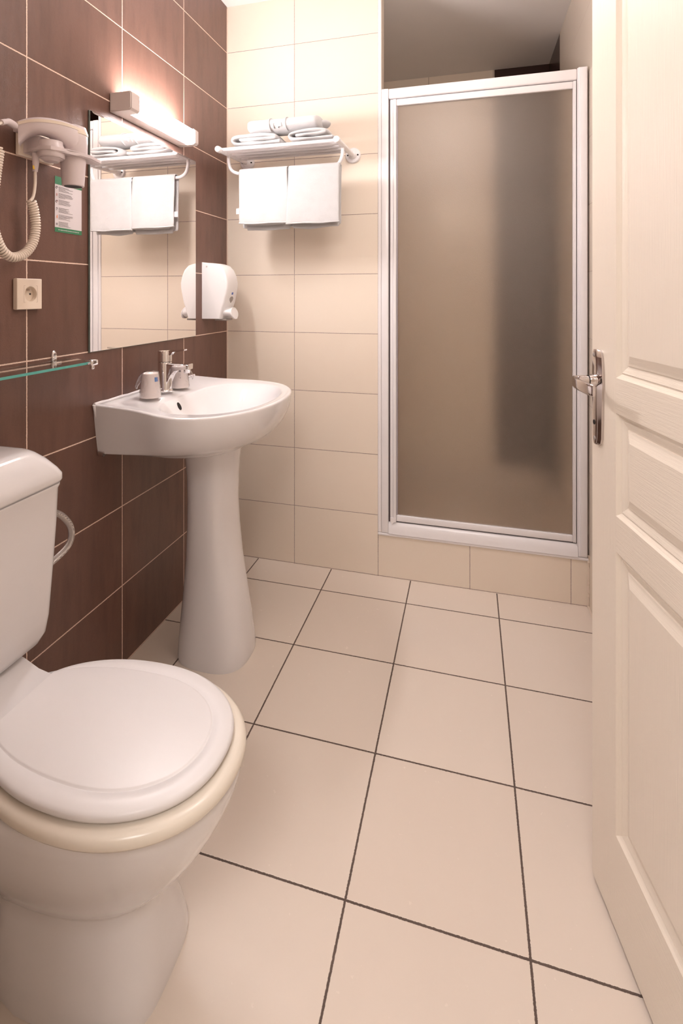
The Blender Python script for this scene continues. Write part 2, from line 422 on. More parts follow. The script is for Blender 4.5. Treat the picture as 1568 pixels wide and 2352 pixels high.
# face pieces: stiles, rails
def quad(pts, mi=0):
    f = bm.faces.new([bm.verts.new(p) for p in pts]); f.material_index = mi
nb_ = 60
bot = [DZ0 + .004 * noise.noise(Vector((i * .9, 3.1, 0))) * .6 for i in range(nb_ + 1)]
def bz(u): return bot[min(nb_, max(0, round(u / DWD * nb_)))]
zt = [DZ1]
us = [DWD * i / nb_ for i in range(nb_ + 1)]
# stiles
quad([DW(0, 0, .05), DW(u0, 0, .05), DW(u0, 0, DZ1), DW(0, 0, DZ1)], 0)
quad([DW(u1, 0, .05), DW(DWD, 0, .05), DW(DWD, 0, DZ1), DW(u1, 0, DZ1)], 0)
rails = [(.05, .1825), (.6995, .7645), (.9515, 1.0155), (1.935, DZ1)]
for a, b in rails: quad([DW(u0, 0, a), DW(u1, 0, a), DW(u1, 0, b), DW(u0, 0, b)], 1)
for i in range(nb_):
    quad([DW(us[i], 0, bot[i]), DW(us[i + 1], 0, bot[i + 1]), DW(us[i + 1], 0, .05), DW(us[i], 0, .05)], 1)
    quad([DW(us[i], 0, bot[i]), DW(us[i + 1], 0, bot[i + 1]), DW(us[i + 1], -DT, DZ0), DW(us[i], -DT, DZ0)], 2)
for pi_, (a, b) in enumerate(panels):
    prev = None
    for o_, d_ in prof:
        r_ = [bm.verts.new(DW(uu, d_, zz)) for uu, zz in ((u0 + o_, a + o_), (u1 - o_, a + o_), (u1 - o_, b - o_), (u0 + o_, b - o_))]
        if prev:
            for i in range(4):
                f = bm.faces.new([prev[i], prev[(i + 1) % 4], r_[(i + 1) % 4], r_[i]]); f.material_index = 1 if (i % 2 == 0 or pi_ == 1 and o_ > .03) else 0
        prev = r_
    f = bm.faces.new(prev); f.material_index = 1 if pi_ == 1 else 0
# edges and back
quad([DW(0, 0, bot[0]), DW(0, -DT, DZ0), DW(0, -DT, DZ1), DW(0, 0, DZ1)], 0)
quad([DW(DWD, 0, bot[-1]), DW(DWD, -DT, DZ0), DW(DWD, -DT, DZ1), DW(DWD, 0, DZ1)], 0)
quad([DW(0, 0, DZ1), DW(DWD, 0, DZ1), DW(DWD, -DT, DZ1), DW(0, -DT, DZ1)], 0)
quad([DW(0, -DT, DZ0), DW(DWD, -DT, DZ0), DW(DWD, -DT, DZ1), DW(0, -DT, DZ1)], 0)
bmesh.ops.remove_doubles(bm, verts=bm.verts, dist=.00005)
door = struct('door_1', bm, ['door_v', 'door_h', 'wood'], loc=tuple(DW(.41, 0, 0)))
# handle
bm = B()
zs = [.8765, .880, .890, .935, .985, 1.000, 1.015, 1.045, 1.056, 1.0605]
hw = [.008, .0125, .0165, .0180, .0205, .0215, .0205, .0178, .0150, .009]
uc = .0315; rings_ = []
for z_, h_ in zip(zs, hw):
    sec = [(-h_, 0), (-h_, .004), (-h_ * .62, .0085), (h_ * .30, .0085), (h_ * .55, .0070), (h_, .0042), (h_, 0)]
    rings_.append([DW(uc + s_, o_, z_) for s_, o_ in sec])
loft(bm, rings_)
hp = obj('door_handle', bm, 'nickel', door, 30); hp['label'] = 'chrome door handle plate and lever'
ORIG[hp.name] = ORIG[door.name]
bm = B()
path = smooth_path([DW(.030, .006, 1.0), DW(.030, .028, 1.0), DW(.034, .044, 1.0), DW(.050, .055, 1.0005), (DW(.085, .060, 1.0)), DW(.122, .058, .9985), DW(.134, .055, .998)], 7)
Pp, Tt, Nn = frames(path); rr = []
for i, p in enumerate(Pp):
    t = i / (len(Pp) - 1)
    up = Vector((0, 0, 1)); side = Tt[i].cross(up).normalized()
    h_ = .0085 + .0025 * min(1, t * 1.6); w_ = .0075 * (1 - min(1, t * 1.7)) + .0033
    sec = []
    for k in range(16):
        a = 2 * PI * k / 16; cu, su = math.cos(a), math.sin(a)
        pinch = 1 - .45 * t * (1 - abs(su)) if cu > 0 else 1
        sec.append(p + side * (cu * w_ * pinch) + up * (math.copysign(abs(su) ** .6, su) * h_))
    rr.append(sec)
loft(bm, rr)
obj('lever', bm, 'nickel', hp, 50)
bm = B(); pts = [DW(.030, .006, 1.0), DW(.030, .013, 1.0), DW(.030, .020, 1.0)]; tube(bm, pts, [.0125, .0120, .0098], 24); obj('lever_collar', bm, 'nickel', hp, 40)
bm = B(); tube(bm, [DW(.030, .0200, 1.0), DW(.030, .0215, 1.0)], .0105, 24)
obj('collar_joint', bm, 'black', hp)
bm = B(); tube(bm, [DW(.0285, .0060, .9185), DW(.0285, .0092, .9185)], .0047, 20); obj('keyhole', bm, 'black', hp)
for z_, u_ in ((1.050, .0275), (.888, .0305)):
    bm = B(); tube(bm, [DW(u_, .006, z_), DW(u_, .0096, z_), DW(u_, .0102, z_)], [.0040, .0040, .0030], 16); sc = obj('screw', bm, 'grey', hp, 40)

# ------------------------------------------------------------ mirror and lamp
bm = B(); box(bm, (.001, 1.2475, 1.001), (.0068, 1.8455, 1.6945), .0008, 1)
mr = obj('wall_mirror', bm, ['mirror_edge'], None, None, (0, 1.5465, 1.001))
tag(mr, 'frameless rectangular mirror on the brown tiled wall above the washbasin', 'mirror')
bm = B(); box(bm, (.0068, 1.2490, 1.0025), (.0073, 1.8440, 1.6930)); obj('reflective_face', bm, 'mirror', mr)

lp = thing('wall_lamp', 'white rectangular strip light glowing above the mirror', 'lamp', (0, 1.54, 1.722))
ly0, ly1 = 1.339, 1.742
def lamp_prof(x1, z0, z1, ch):
    return [(.001, z0), (x1 - ch, z0), (x1, z0 + ch), (x1, z1 - ch), (x1 - ch, z1), (.001, z1)]
bm = B(); prism(bm, [(.001, 1.7215), (.042, 1.7215), (.046, 1.7255), (.046, 1.732), (.012, 1.736), (.010, 1.776), (.001, 1.776)], lambda u, v, d: (u, d, v), ly0 + .004, ly1 - .004, .0005)
obj('housing', bm, 'lamp_house', lp, 35)
for a, b in ((ly0, ly0 + .045), (ly1 - .030, ly1)):
    bm = B(); prism(bm, lamp_prof(.0775, 1.7205, 1.7775, .006), lambda u, v, d: (u, d, v), a, b, .003, 3); obj('end_cap', bm, 'lamp_house', lp, 35)
bm = B(); prism(bm, [(.047, 1.7225), (.0675, 1.7225), (.0755, 1.7305), (.0755, 1.7675), (.0675, 1.7755), (.0125, 1.7755), (.0135, 1.7375), (.047, 1.7335)], lambda u, v, d: (u, d, v), ly0 + .045, ly1 - .030)
obj('diffuser', bm, 'lamp', lp, 35)

# ------------------------------------------------------------ towel rack, towels
rk = thing('towel_rack', 'white tubular towel rack with hanging bar mounted on the beige tiled wall', 'towel rack', (.34, 2.0, 1.73))
XL, XRk, RZ, RY = .1005, .580, 1.7495, 1.855
def rz(y): return RZ - (YB - y) * .045
for X in (XL, XRk):
    bm = B(); tube(bm, [(X, YB - .012, RZ), (X, 2.0, rz(2.0)), (X, RY + .01, rz(RY))], .0105, 20)
    tube(bm, [(X, RY + .012, rz(RY)), (X, RY - .002, rz(RY)), (X, RY - .010, rz(RY)), (X, RY - .0125, rz(RY))], [.0125, .0130, .0115, .006], 20)
    obj('side_rail', bm, 'lacquer', rk, 50)
    bm = B(); lathe(bm, [(.0, 0), (.0325, 0), (.0325, -.006), (.029, -.0105), (.018, -.012), (.0155, -.020), (.0125, -.026)], (X, YB, RZ), 'y', 40)
    fl = obj('wall_flange', bm, 'lacquer', rk, 40)
    for dx in (-.0215, .0215):
        bm = B(); tube(bm, [(X + dx, YB - .008, RZ), (X + dx, YB - .0128, RZ)], .0036, 12); obj('screw_hole', bm, 'black', fl)
for y in (1.868, 1.912, 1.958, 2.004, 2.050):
    bm = B(); tube(bm, [(XL + .008, y, rz(y) + .001), (XRk - .008, y, rz(y) + .001)], .0068, 14); obj('shelf_bar', bm, 'lacquer', rk, 50)
HY, HZ = 1.945, 1.660
bm = B()
tube(bm, smooth_path([(XL, HY, rz(HY) - .005), (XL + .001, HY, 1.705), (XL + .012, HY, 1.676), (XL + .035, HY, 1.662), (XL + .062, HY, HZ), (.34, HY, HZ), (XRk - .062, HY, HZ), (XRk - .035, HY, 1.662), (XRk - .012, HY, 1.676), (XRk - .001, HY, 1.705), (XRk, HY, rz(HY) - .005)], 7), .0068, 14)
obj('hanging_bar', bm, 'lacquer', rk, 50)

def sheet(name, grid, th, mat, parent=None, loc=None, sub=1):
    bm = B(); rows = [[bm.verts.new(p) for p in r] for r in grid]
    for a, b in zip(rows, rows[1:]):
        for i in range(len(a) - 1): bm.faces.new([a[i], a[i + 1], b[i + 1], b[i]])
    o = obj(name, bm, mat, parent, 180, loc)
    s = o.modifiers.new('thick', 'SOLIDIFY'); s.thickness = th; s.offset = 0
    if sub: subsurf(o, sub)
    return o
def hanging(label, x0, x1, zf, zb, seed, shift=0., fan=0.):
    """folded towel over the bar: two layers in front, one behind"""
    loc = ((x0 + x1) / 2, HY, HZ)
    t = thing('hand_towel', label, 'towel', loc, 'hand towels over the rack bar')
    def layer(name, off, zfr, zba, xa, xb, sd, dn):
        prof = []
        n1 = 16
        for i in range(n1 + 1): prof.append((HY - off - .003, zfr + (HZ - zfr) * i / n1))
        for k in range(1, 8):
            a = PI * k / 8; prof.append((HY - (off + .003) * math.cos(a), HZ + (off + .001) * math.sin(a)))
        for i in range(n1 + 1): prof.append((HY + off + .003, HZ - (HZ - zba) * i / n1))
        nx = 16; grid = []
        for j, (y, z) in enumerate(prof):
            row = []
            for i in range(nx + 1):
                s_ = i / nx; x = xa + (xb - xa) * s_
                drop = max(0, HZ - z) / (HZ - zf)
                sgn = -1 if j <= n1 else 1
                wy = .0045 * drop * math.sin(s_ * 7.5 + sd * 2.1) + .006 * drop * noise.noise(Vector((x * 9, z * 7, sd)))
                wz = .005 * noise.noise(Vector((x * 11, 5, sd))) * drop
                wx = .006 * drop * (s_ - .5) * dn + .004 * drop * noise.noise(Vector((z * 12, sd, 1)))
                row.append((x + wx + shift * drop, y + abs(wy) * sgn, z + wz))
            grid.append(row)
        return grid
    o = sheet('front_fold', layer('a', .0125, zf, zb + .01, x0, x1, seed, 1), .0055, 'towel', t)
    o = sheet('inner_fold', layer('b', .0065, zb + .018, zb, x0 + .012, x1 + fan, seed + 3.3, -1), .0050, 'towel', t)
    # stitched hem line
    bm = B(); pts = []
    g_ = layer('a', .0125, zf, zb + .01, x0, x1, seed, 1)
    tube(bm, [(p[0], p[1] - .0008, p[2]) for p in g_[0]], .0036, 8); obj('hem', bm, 'towel', t, 60)
    return t
hanging('white hand towel hanging on the rack bar, nearer the brown wall', .153, .3600, 1.452, 1.425, 1.0, .006)
t2 = hanging('white hand towel hanging on the rack bar, nearer the shower', .3640, .572, 1.446, 1.428, 5.2, -.004, .003)
# small care tag on left towel
bm = B(); box(bm, (.141, 1.931, 1.492), (.158, 1.9325, 1.515)); ct = tag(obj('care_tag', bm, 'card', bpy.data.objects['hand_towel'], None), '', ''); del ct['label']; del ct['category']

def strip_profile(path, th):
    """closed outline around a folded strip path (2D), thickness th"""
    n = len(path); L_, R_ = [], []
    for i in range(n):
        p = Vector(path[i]); a = Vector(path[max(i - 1, 0)]); b = Vector(path[min(i + 1, n - 1)])
        d = (b - a).normalized(); nn = Vector((-d.y, d.x))
        L_.append(p + nn * th / 2); R_.append(p - nn * th / 2)
    return L_, R_
def folded(label, path, th, y0, y1, seed, tilt=0., group='folded towels on the rack', part='folded_towel'):
    """towel folded over itself: 2D path in (x, z) extruded in y, ends rounded"""
    pts = smooth_path([(p[0], p[1], 0) for p in path], 6)
    Lp, Rp = strip_profile([(p.x, p.y) for p in pts], th)
    ring_ = [(p.x, p.y) for p in Lp] + [(p.x, p.y) for p in Rp[::-1]]
    bm = B(); ny = 22; rows = []
    n = len(Lp)
    for j in range(ny + 1):
        s_ = j / ny; y = y0 + (y1 - y0) * s_
        edge = min(s_, 1 - s_) * 2
        row_l, row_r = [], []
        for i in range(n):
            for lst, p, sg in ((row_l, Lp[i], 1), (row_r, Rp[i], -1)):
                nz = noise.noise(Vector((p.x * 16, y * 16, p.y * 30 + seed))) * .0034 + noise.noise(Vector((p.x * 60, y * 60, seed))) * .0014
                fat = -.18 * th * (1 - min(1, edge * 6)) * sg
                ny_ = (p.y - (Lp[i].y + Rp[i].y) / 2); nx_ = (p.x - (Lp[i].x + Rp[i].x) / 2); ln = math.hypot(nx_, ny_) or 1
                lst.append((p.x + nx_ / ln * (nz + fat * sg), y + .006 * noise.noise(Vector((p.x * 14, p.y * 14, seed + 9))) * (1 if j in (0, ny) else .4), p.y + ny_ / ln * (nz + fat * sg) + tilt * (y - y0)))
        rows.append([bm.verts.new(q) for q in row_l + row_r[::-1]])
    m_ = len(rows[0])
    for a, b in zip(rows, rows[1:]): bridge(bm, a, b)
    for rw, rv in ((rows[0], True), (rows[-1], False)):
        for i in range(n - 1):
            f = [rw[i], rw[i + 1], rw[m_ - 2 - i], rw[m_ - 1 - i]]
            try: bm.faces.new(f[::-1] if rv else f)
            except ValueError: pass
    xs = [p[0] for p in path]; zs_ = [p[1] for p in path]
    o = obj(part, bm, 'towel', None, 180, ((min(xs) + max(xs)) / 2, y0, min(zs_) - th / 2))
    subsurf(o, 1)
    tag(o, label, 'towel', group); return o
zb_ = rz(1.87) + .0125
k = .0125
folded('folded white towel lying on the rack shelf at the brown-wall end', [(.350, zb_ + .0085), (.31, zb_ + .008), (.24, zb_ + .008), (.178, zb_ + .0085), (.156, zb_ + .013), (.149, zb_ + .0225), (.156, zb_ + .032), (.18, zb_ + .0375), (.24, zb_ + .039), (.29, zb_ + .0375), (.322, zb_ + .032), (.327, zb_ + .0265), (.312, zb_ + .0235), (.26, zb_ + .0232), (.178, zb_ + .0232)], .0140, 1.872, 2.075, 2.0, .03)
folded('folded white towel with curled layers on the rack shelf at the shower end', [(.562, zb_ + .0085), (.50, zb_ + .0075), (.43, zb_ + .0075), (.404, zb_ + .0095), (.390, zb_ + .0155), (.387, zb_ + .024), (.394, zb_ + .032), (.42, zb_ + .0365), (.47, zb_ + .038), (.505, zb_ + .0385), (.530, zb_ + .0345), (.527, zb_ + .029), (.50, zb_ + .0235), (.45, zb_ + .0225), (.412, zb_ + .0222)], .0135, 1.868, 2.075, 6.0, .03)
# rolled towel on top, lying across both, with a woven key band
rt = thing('rolled_towel', 'rolled white towel with a woven key-pattern band, topmost on the rack', 'towel', (.35, 1.93, zb_ + .06), 'folded towels on the rack')
bm = B(); rings_ = []
nx = 34; rx0, rx1 = .208, .505
def roll_c(s_): return (1.925 + .012 * s_, zb_ + .0745 + .004 * s_)
for i in range(nx + 1):
    s_ = i / nx; x = rx0 + (rx1 - rx0) * s_
    e_ = min(1.0, (min(s_, 1 - s_) * 14)); e_ = math.sqrt(max(0, 1 - (1 - e_) ** 2)) * .45 + .55
    cy_, cz_ = roll_c(s_); row = []
    for kk in range(40):
        a = 2 * PI * kk / 40
        r0 = 1 + .04 * noise.noise(Vector((x * 14, math.cos(a) * 2, math.sin(a) * 2))) + .02 * noise.noise(Vector((x * 60, math.cos(a) * 7, math.sin(a) * 7)))
        by = .062 * e_ * r0; bz_ = .0265 * e_ * r0 * (1 - .10 * (s_ < .42) * 0)
        ca, sa = math.cos(a), math.sin(a)
        row.append((x + .012 * ca * 0, cy_ + math.copysign(abs(ca) ** .85, ca) * by, cz_ + math.copysign(abs(sa) ** .85, sa) * bz_))
    rings_.append(row)
loft(bm, rings_); subsurf(obj('towel_roll', bm, 'towel', rt, 180), 1)
# band relief
def on_roll(s_, a, lift=.0012):
    cy_, cz_ = roll_c(s_); x = rx0 + (rx1 - rx0) * s_
    ca, sa = math.cos(a), math.sin(a)
    return (x, cy_ + math.copysign(abs(ca) ** .85, ca) * (.062 + lift), cz_ + math.copysign(abs(sa) ** .85, sa) * (.0265 + lift))
bm = B()
for sb in (.335, .555):
    tube(bm, [on_roll(sb, PI * (.15 + 1.2 * t / 30)) for t in range(31)], .0022, 8)
key = [(.39, 1.22), (.39, 1.02), (.50, 1.02), (.50, 1.14), (.45, 1.14), (.45, 1.20)]
kp = []
for (s0, a0), (s1, a1) in zip(key, key[1:]):
    for t in range(5): kp.append(on_roll(s0 + (s1 - s0) * t / 5, PI * (a0 + (a1 - a0) * t / 5), .001))
kp.append(on_roll(key[-1][0], PI * key[-1][1], .001))
tube(bm, kp, .0024, 8); obj('woven_band', bm, 'towel', rt, 60)
for (ya, yb, dz) in ((1.925, 1.97, 0.0),):
    # inner end flap at the right end of the roll
    bm = B(); rings_ = []
    for i in range(9):
        s_ = i / 8; x = .485 + .045 * s_; e_ = math.sqrt(max(.02, 1 - s_ ** 3))
        rings_.append([(x, 1.955 + math.cos(2 * PI * q / 20) * .035 * e_, zb_ + .078 + .006 * s_ + math.sin(2 * PI * q / 20) * .015 * e_) for q in range(20)])
    loft(bm, rings_); subsurf(obj('roll_end', bm, 'towel', rt, 180), 1)

# ------------------------------------------------------------ soap dispenser
dz_ = thing('soap_dispenser', 'white wall soap dispenser with rounded cover next to the mirror', 'dispenser', (0, 1.958, 1.067))
sp = [(.0035, 1.2971), (.030, 1.2955), (.0563, 1.2932), (.0785, 1.2858), (.0963, 1.2674), (.1084, 1.2412), (.1139, 1.215), (.1130, 1.195), (.1095, 1.1749), (.1007, 1.1347), (.0896, 1.1044), (.0820, 1.078), (.0790, 1.0671), (.0035, 1.0671)]
def disp_ring(y, inset, zoff=0):
    cx_, cz_ = .05, 1.185
    out = []
    for (x, z) in sp:
        if x < .01: xx = x
        else: xx = x - inset * (1 if x > .06 else .3)
        zz = z + (cz_ - z) * inset * 3.5
        out.append((xx, y, zz))
    return out
bm = B()
loft(bm, [disp_ring(1.906, .010), disp_ring(1.9065, .005), disp_ring(1.909, .0015), disp_ring(1.914, 0), disp_ring(1.93, -.001), disp_ring(1.958, -.0025), disp_ring(1.99, -.001), disp_ring(2.004, 0), disp_ring(2.008, .002), disp_ring(2.011, .006), disp_ring(2.0115, .010)])
cov = obj('cover', bm, 'plastic', dz_, 40)
bm = B(); box(bm, (.0005, 1.9045, 1.068), (.0042, 2.0135, 1.2985), .001); obj('back_plate', bm, 'plastic', dz_, 30)
bm = B()
rings_ = []
for t, (xx, zz, ww, hh) in enumerate([(.078, 1.092, .036, .020), (.090, 1.096, .038, .020), (.105, 1.094, .036, .019), (.116, 1.092, .031, .020)]):
    rings_.append([(xx + .006 * math.cos(2 * PI * q / 24) * 0 + .1 * (zz - 1.094 - math.sin(2 * PI * q / 24) * hh) * -1, 1.958 + math.cos(2 * PI * q / 24) * ww, zz + math.sin(2 * PI * q / 24) * hh) for q in range(24)])
loft(bm, rings_); obj('push_lever', bm, 'plastic', dz_, 40)
bm = B()
prism(bm, [(1.958 + .034 * math.cos(2 * PI * q / 32), 1.0925 + (.026 if math.sin(2 * PI * q / 32) < 0 else .022) * math.sin(2 * PI * q / 32)) for q in range(32)], lambda u, v, d: (d - (v - 1.09) * .25, u, v), .115, .122, .002, 3)
obj('push_plate', bm, 'plastic', dz_, 40)
bm = B(); box(bm, (.045, 1.93, 1.060), (.098, 1.986, 1.0675), .002); obj('outlet', bm, 'grey', dz_)
def on_cover(z):
    for (xa, za), (xb, zb2) in zip(sp[5:], sp[6:]):
        if zb2 <= z <= za: return xa + (xb - xa) * (za - z) / (za - zb2) + .0027
    return .11
bm = B(); poly = [(1.943, 1.150), (1.949, 1.157), (1.958, 1.159), (1.967, 1.157), (1.973, 1.150), (1.969, 1.141), (1.958, 1.132), (1.947, 1.141)]
a_ = [bm.verts.new((on_cover(v) - .001, u, v)) for u, v in poly]; b_ = [bm.verts.new((on_cover(v) + .0012, u, v)) for u, v in poly]
bridge(bm, a_, b_); bm.faces.new(b_); bm.faces.new(a_[::-1]); obj('level_window', bm, 'grey', dz_)
bm = B(); poly = [(1.952, 1.1660), (1.964, 1.1660), (1.964, 1.1755), (1.952, 1.1755)]
a_ = [bm.verts.new((on_cover(v) - .001, u, v)) for u, v in poly]; b_ = [bm.verts.new((on_cover(v) + .0009, u, v)) for u, v in poly]
bridge(bm, a_, b_); bm.faces.new(b_); bm.faces.new(a_[::-1]); lg = obj('logo_sticker', bm, 'blue', dz_); lg['label'] = 'small blue logo sticker'
bm = B(); tube(bm, [(.0215, 1.9070, 1.2805), (.0215, 1.9052, 1.2805)], .0045, 16); obj('lock', bm, 'card', dz_)
bm = B(); tube(bm, [(.0225, 1.9056, 1.2800), (.0225, 1.9048, 1.2800)], .0018, 10); obj('lock_slot', bm, 'grey', dz_)

# ------------------------------------------------------------ hair dryer in its wall holder
hh_ = thing('hair_dryer_holder', 'white wall holder gripping the hair dryer on the brown tiles', 'holder', (0, 1.05, 1.50))
bm = B(); box(bm, (.0005, 1.000, 1.503), (.012, 1.110, 1.583), .003, 3); obj('wall_plate', bm, 'plastic_cream', hh_, 35)
bm = B(); box(bm, (.010, 1.012, 1.508), (.060, 1.052, 1.548), .004, 3); obj('bracket', bm, 'plastic_lilac', hh_, 35)
DX, DY = .095, 1.083       # axis of the nozzle
bm = B()
arm = [(.03, 1.006), (.060, .996), (.085, .992), (.105, 1.000), (.116, 1.018), (.120, 1.045), (.132, 1.068), (.135, 1.10), (.124, 1.150), (.108, 1.160), (.090, 1.128), (.068, 1.118), (.058, 1.085), (.05, 1.062), (.03, 1.058)]
prism(bm, arm, lambda u, v, d: (u, v, d), 1.5060, 1.5165, .002, 2); obj('fork', bm, 'plastic_lilac', hh_, 35)
bm = B(); lathe(bm, [(.0275, .0), (.030, .003), (.030, .016)], (.082, 1.026, 1.494), 'z', 36); obj('intake_cup', bm, 'plastic_lilac', hh_, 40)
bm = B(); lathe(bm, [(.016, -.004), (.020, 0), (.0245, .002), (.0245, .006)], (.082, 1.026, 1.4900), 'z', 30); obj('cup_base', bm, 'plastic_lilac', hh_, 40)
bm = B(); tube(bm, [(.050, 1.012, 1.506), (.048, 1.0135, 1.480), (.046, 1.014, 1.462)], [.0085, .0070, .0055], 16); obj('cord_outlet', bm, 'plastic_lilac', hh_, 40)
bm = B(); box(bm, (.048, 1.004, 1.466), (.050, 1.010, 1.475), .0008); yt = obj('cord_tag', bm, 'yellow', hh_); yt['label'] = 'yellow tag'
bm = B()
for q in range(3): box(bm, (.065 + .014 * q, 1.012, 1.4935), (.071 + .014 * q, 1.040, 1.4945))
obj('grille', bm, 'grey', hh_)

hd = thing('hair_dryer', 'pale lilac-white hotel hair dryer with downward nozzle and coiled cord', 'hair dryer', (.09, 1.06, 1.44))
bm = B(); lathe(bm, [(.0205, 0), (.0225, -.002), (.0255, .0), (.0285, .045), (.0305, .075), (.0330, .080), (.0335, .120), (.0325, .136), (.0290, .146), (.018, .150)], (DX, DY, 1.4385), 'z', 48)
noz = obj('nozzle', bm, 'plastic_lilac', hd, 40)
bm = B(); lathe(bm, [(.0205, -.0015), (.0205, -.0005)], (DX, DY, 1.4385), 'z', 40); obj('nozzle_mouth', bm, 'black', noz)
# handle body from nozzle head to the wall plate: swept section
bm = B()
pth = smooth_path([(.030, .985, 1.5580), (.045, .995, 1.5640), (.066, 1.010, 1.5685), (.085, 1.035, 1.5700), (.097, 1.062, 1.5680), (.100, 1.085, 1.5640)], 5)
Pp, Tt, Nn = frames(pth); rr = []
for i, p in enumerate(Pp):
    t = i / (len(Pp) - 1); side = Tt[i].cross(Vector((0, 0, 1))).normalized()
    hz_up = .0165 + .002 * math.sin(t * PI); hz_dn = .040 - .024 * math.sin(min(1, t * 1.25) * PI) + .012 * t; ws = .016 + .012 * t
    sec = []
    for k2 in range(24):
        a = 2 * PI * k2 / 24; ca, sa = math.cos(a), math.sin(a)
        sec.append(p + side * (math.copysign(abs(ca) ** .6, ca) * ws) + Vector((0, 0, (math.copysign(abs(sa) ** .6, sa)) * (hz_up if sa > 0 else hz_dn))))
    rr.append(sec)
loft(bm, rr); bod = obj('body', bm, 'plastic_lilac', hd, 50)
# cream seam strip along the body
bm = B(); rr = []
for i, p in enumerate(Pp):
    t = i / (len(Pp) - 1); side = Tt[i].cross(Vector((0, 0, 1))).normalized(); ws = .0168 + .012 * t
    sec = [p + side * (s1 * ws) + Vector((0, 0, z1)) for s1, z1 in ((1, .0035), (1, .0105), (-1, .0105), (-1, .0035))]
    rr.append(sec)
loft(bm, rr); st = obj('seam_band', bm, 'plastic_cream', bod, 30); st['label'] = 'cream seam band'
bm = B(); lathe(bm, [(.0335, 1.563), (.0345, 1.5640), (.0345, 1.5700), (.0335, 1.571)], (DX, DY, 0), 'z', 48); obj('head_band', bm, 'plastic_cream', noz, 30)
bm = B(); lathe(bm, [(.018, 1.5060), (.024, 1.510), (.0285, 1.512), (.0285, 1.522), (.026, 1.527), (.026, 1.534)], (.082, 1.026, 0), 'z', 36); obj('air_intake', bm, 'plastic_lilac', hd, 40)
# boot + cord (straight, coil, straight)
bm = B(); box(bm, (.020, .974, 1.548), (.040, .990, 1.568), .003, 3); tube(bm, smooth_path([(.030, .980, 1.558), (.034, .950, 1.562), (.040, .925, 1.552)], 5), [.0085] * 6 + [.0065] * 5, 14); obj('cord_boot', bm, 'plastic_lilac', hd, 40)
bm = B()
lead = smooth_path([(.040, .927, 1.553), (.044, .905, 1.535), (.047, .898, 1.512), (.047, .910, 1.492)], 6)
tube(bm, lead, .0035, 10)
cp = smooth_path([(.047, .914, 1.490), (.045, .908, 1.44), (.043, .902, 1.38), (.042, .903, 1.32), (.041, .920, 1.276), (.040, .944, 1.255), (.040, .968, 1.2545), (.040, .992, 1.266), (.040, 1.013, 1.292), (.040, 1.0215, 1.330), (.040, 1.017, 1.368), (.040, 1.0075, 1.392)], 30)
Pp, Tt, Nn = frames(cp); cum = [0]
for a, b in zip(Pp, Pp[1:]): cum.append(cum[-1] + (b - a).length)
turns = cum[-1] / .0062; hel = []; steps = int(turns * 14); j = 0
for i in range(steps + 1):
    s_ = cum[-1] * i / steps
    while j < len(cum) - 2 and cum[j + 1] < s_: j += 1
    f_ = (s_ - cum[j]) / max(1e-9, cum[j + 1] - cum[j]); p = Pp[j].lerp(Pp[j + 1], f_); n_ = Nn[j]; b_ = Tt[j].cross(n_)
    a = 2 * PI * turns * i / steps
    hel.append(p + (n_ * math.cos(a) + b_ * math.sin(a)) * .0088)
tube(bm, hel, .0029, 7)
tube(bm, smooth_path([hel[-1], (.042, 1.012, 1.402), (.043, 1.0165, 1.43), (.0455, 1.0145, 1.465)], 6), .0036, 10)
obj('cord', bm, 'cord', hd, 60)

# ------------------------------------------------------------ notice card
cdd = thing('notice_card', 'white notice card with green header and footer under the hair dryer nozzle', 'card', (.0, 1.173, 1.333))
cy0, cy1, cz0, cz1 = 1.1243, 1.2222, 1.3327, 1.4795
X_ = .0008
def patch(bm, poly, x): bm.faces.new([bm.verts.new((x, u, v)) for u, v in poly])
bm = B(); box(bm, (.0002, cy0, cz0), (X_, cy1, cz1)); obj('card_sheet', bm, 'card', cdd)
bm = B()
prism(bm, [(cy0, 1.4585), (cy1, 1.4585), (cy1, cz1), (cy0, cz1)], lambda u, v, d: (d, u, v), X_, X_ + .0003)
obj('green_header', bm, 'green', cdd)
bm = B(); prism(bm, [(cy0, cz0), (cy1, cz0), (cy1, 1.3449), (cy0, 1.3449)], lambda u, v, d: (d, u, v), X_, X_ + .0003)
obj('green_footer', bm, 'green', cdd)
rnd = random.Random(3)
bm = B()
zt_ = [1.4520, 1.4345, 1.4172, 1.3963, 1.3778, 1.3592]
for z_ in zt_:
    for r_ in range(5):
        ln = rnd.uniform(.022, .052) if r_ else rnd.uniform(.03, .055)
        y = 1.1375; zz = z_ - r_ * .0027
        while y < 1.1375 + ln:
            wl = rnd.uniform(.002, .006)
            box(bm, (X_ + .0003, y, zz), (X_ + .0005, min(y + wl, 1.1375 + ln), zz + (.0012 if r_ else .0015))); y += wl + .0008
obj('printed_lines', bm, 'ink', cdd)
def icon(parts, mat):
    for kind, arg in parts:
        bm = B()
        if kind == 'tube': tube(bm, arg, .0007, 5)
        else: box(bm, *arg)
        obj('icon', bm, mat, cdd)
for z_ in (zt_[0] - .002, zt_[2] - .004):
    icon([('tube', [(X_ + .0004, 1.1305 + .003 * math.cos(t), z_ + .003 * math.sin(t)) for t in [PI * q / 6 for q in range(10)]])], 'ink_dark')
icon([('box', ((X_ + .0003, 1.1280, zt_[5] - .008), (X_ + .0006, 1.1335, zt_[5] - .0030)))], 'ink')
bm = B()
tube(bm, [(X_ + .0004, 1.1305 + .0018 * math.cos(t), 1.3955 + .0018 * math.sin(t)) for t in [PI * (1.0 - q * .18) for q in range(8)]] + [(X_ + .0004, 1.1305, 1.3928), (X_ + .0004, 1.1305, 1.3912)], .0005, 5)
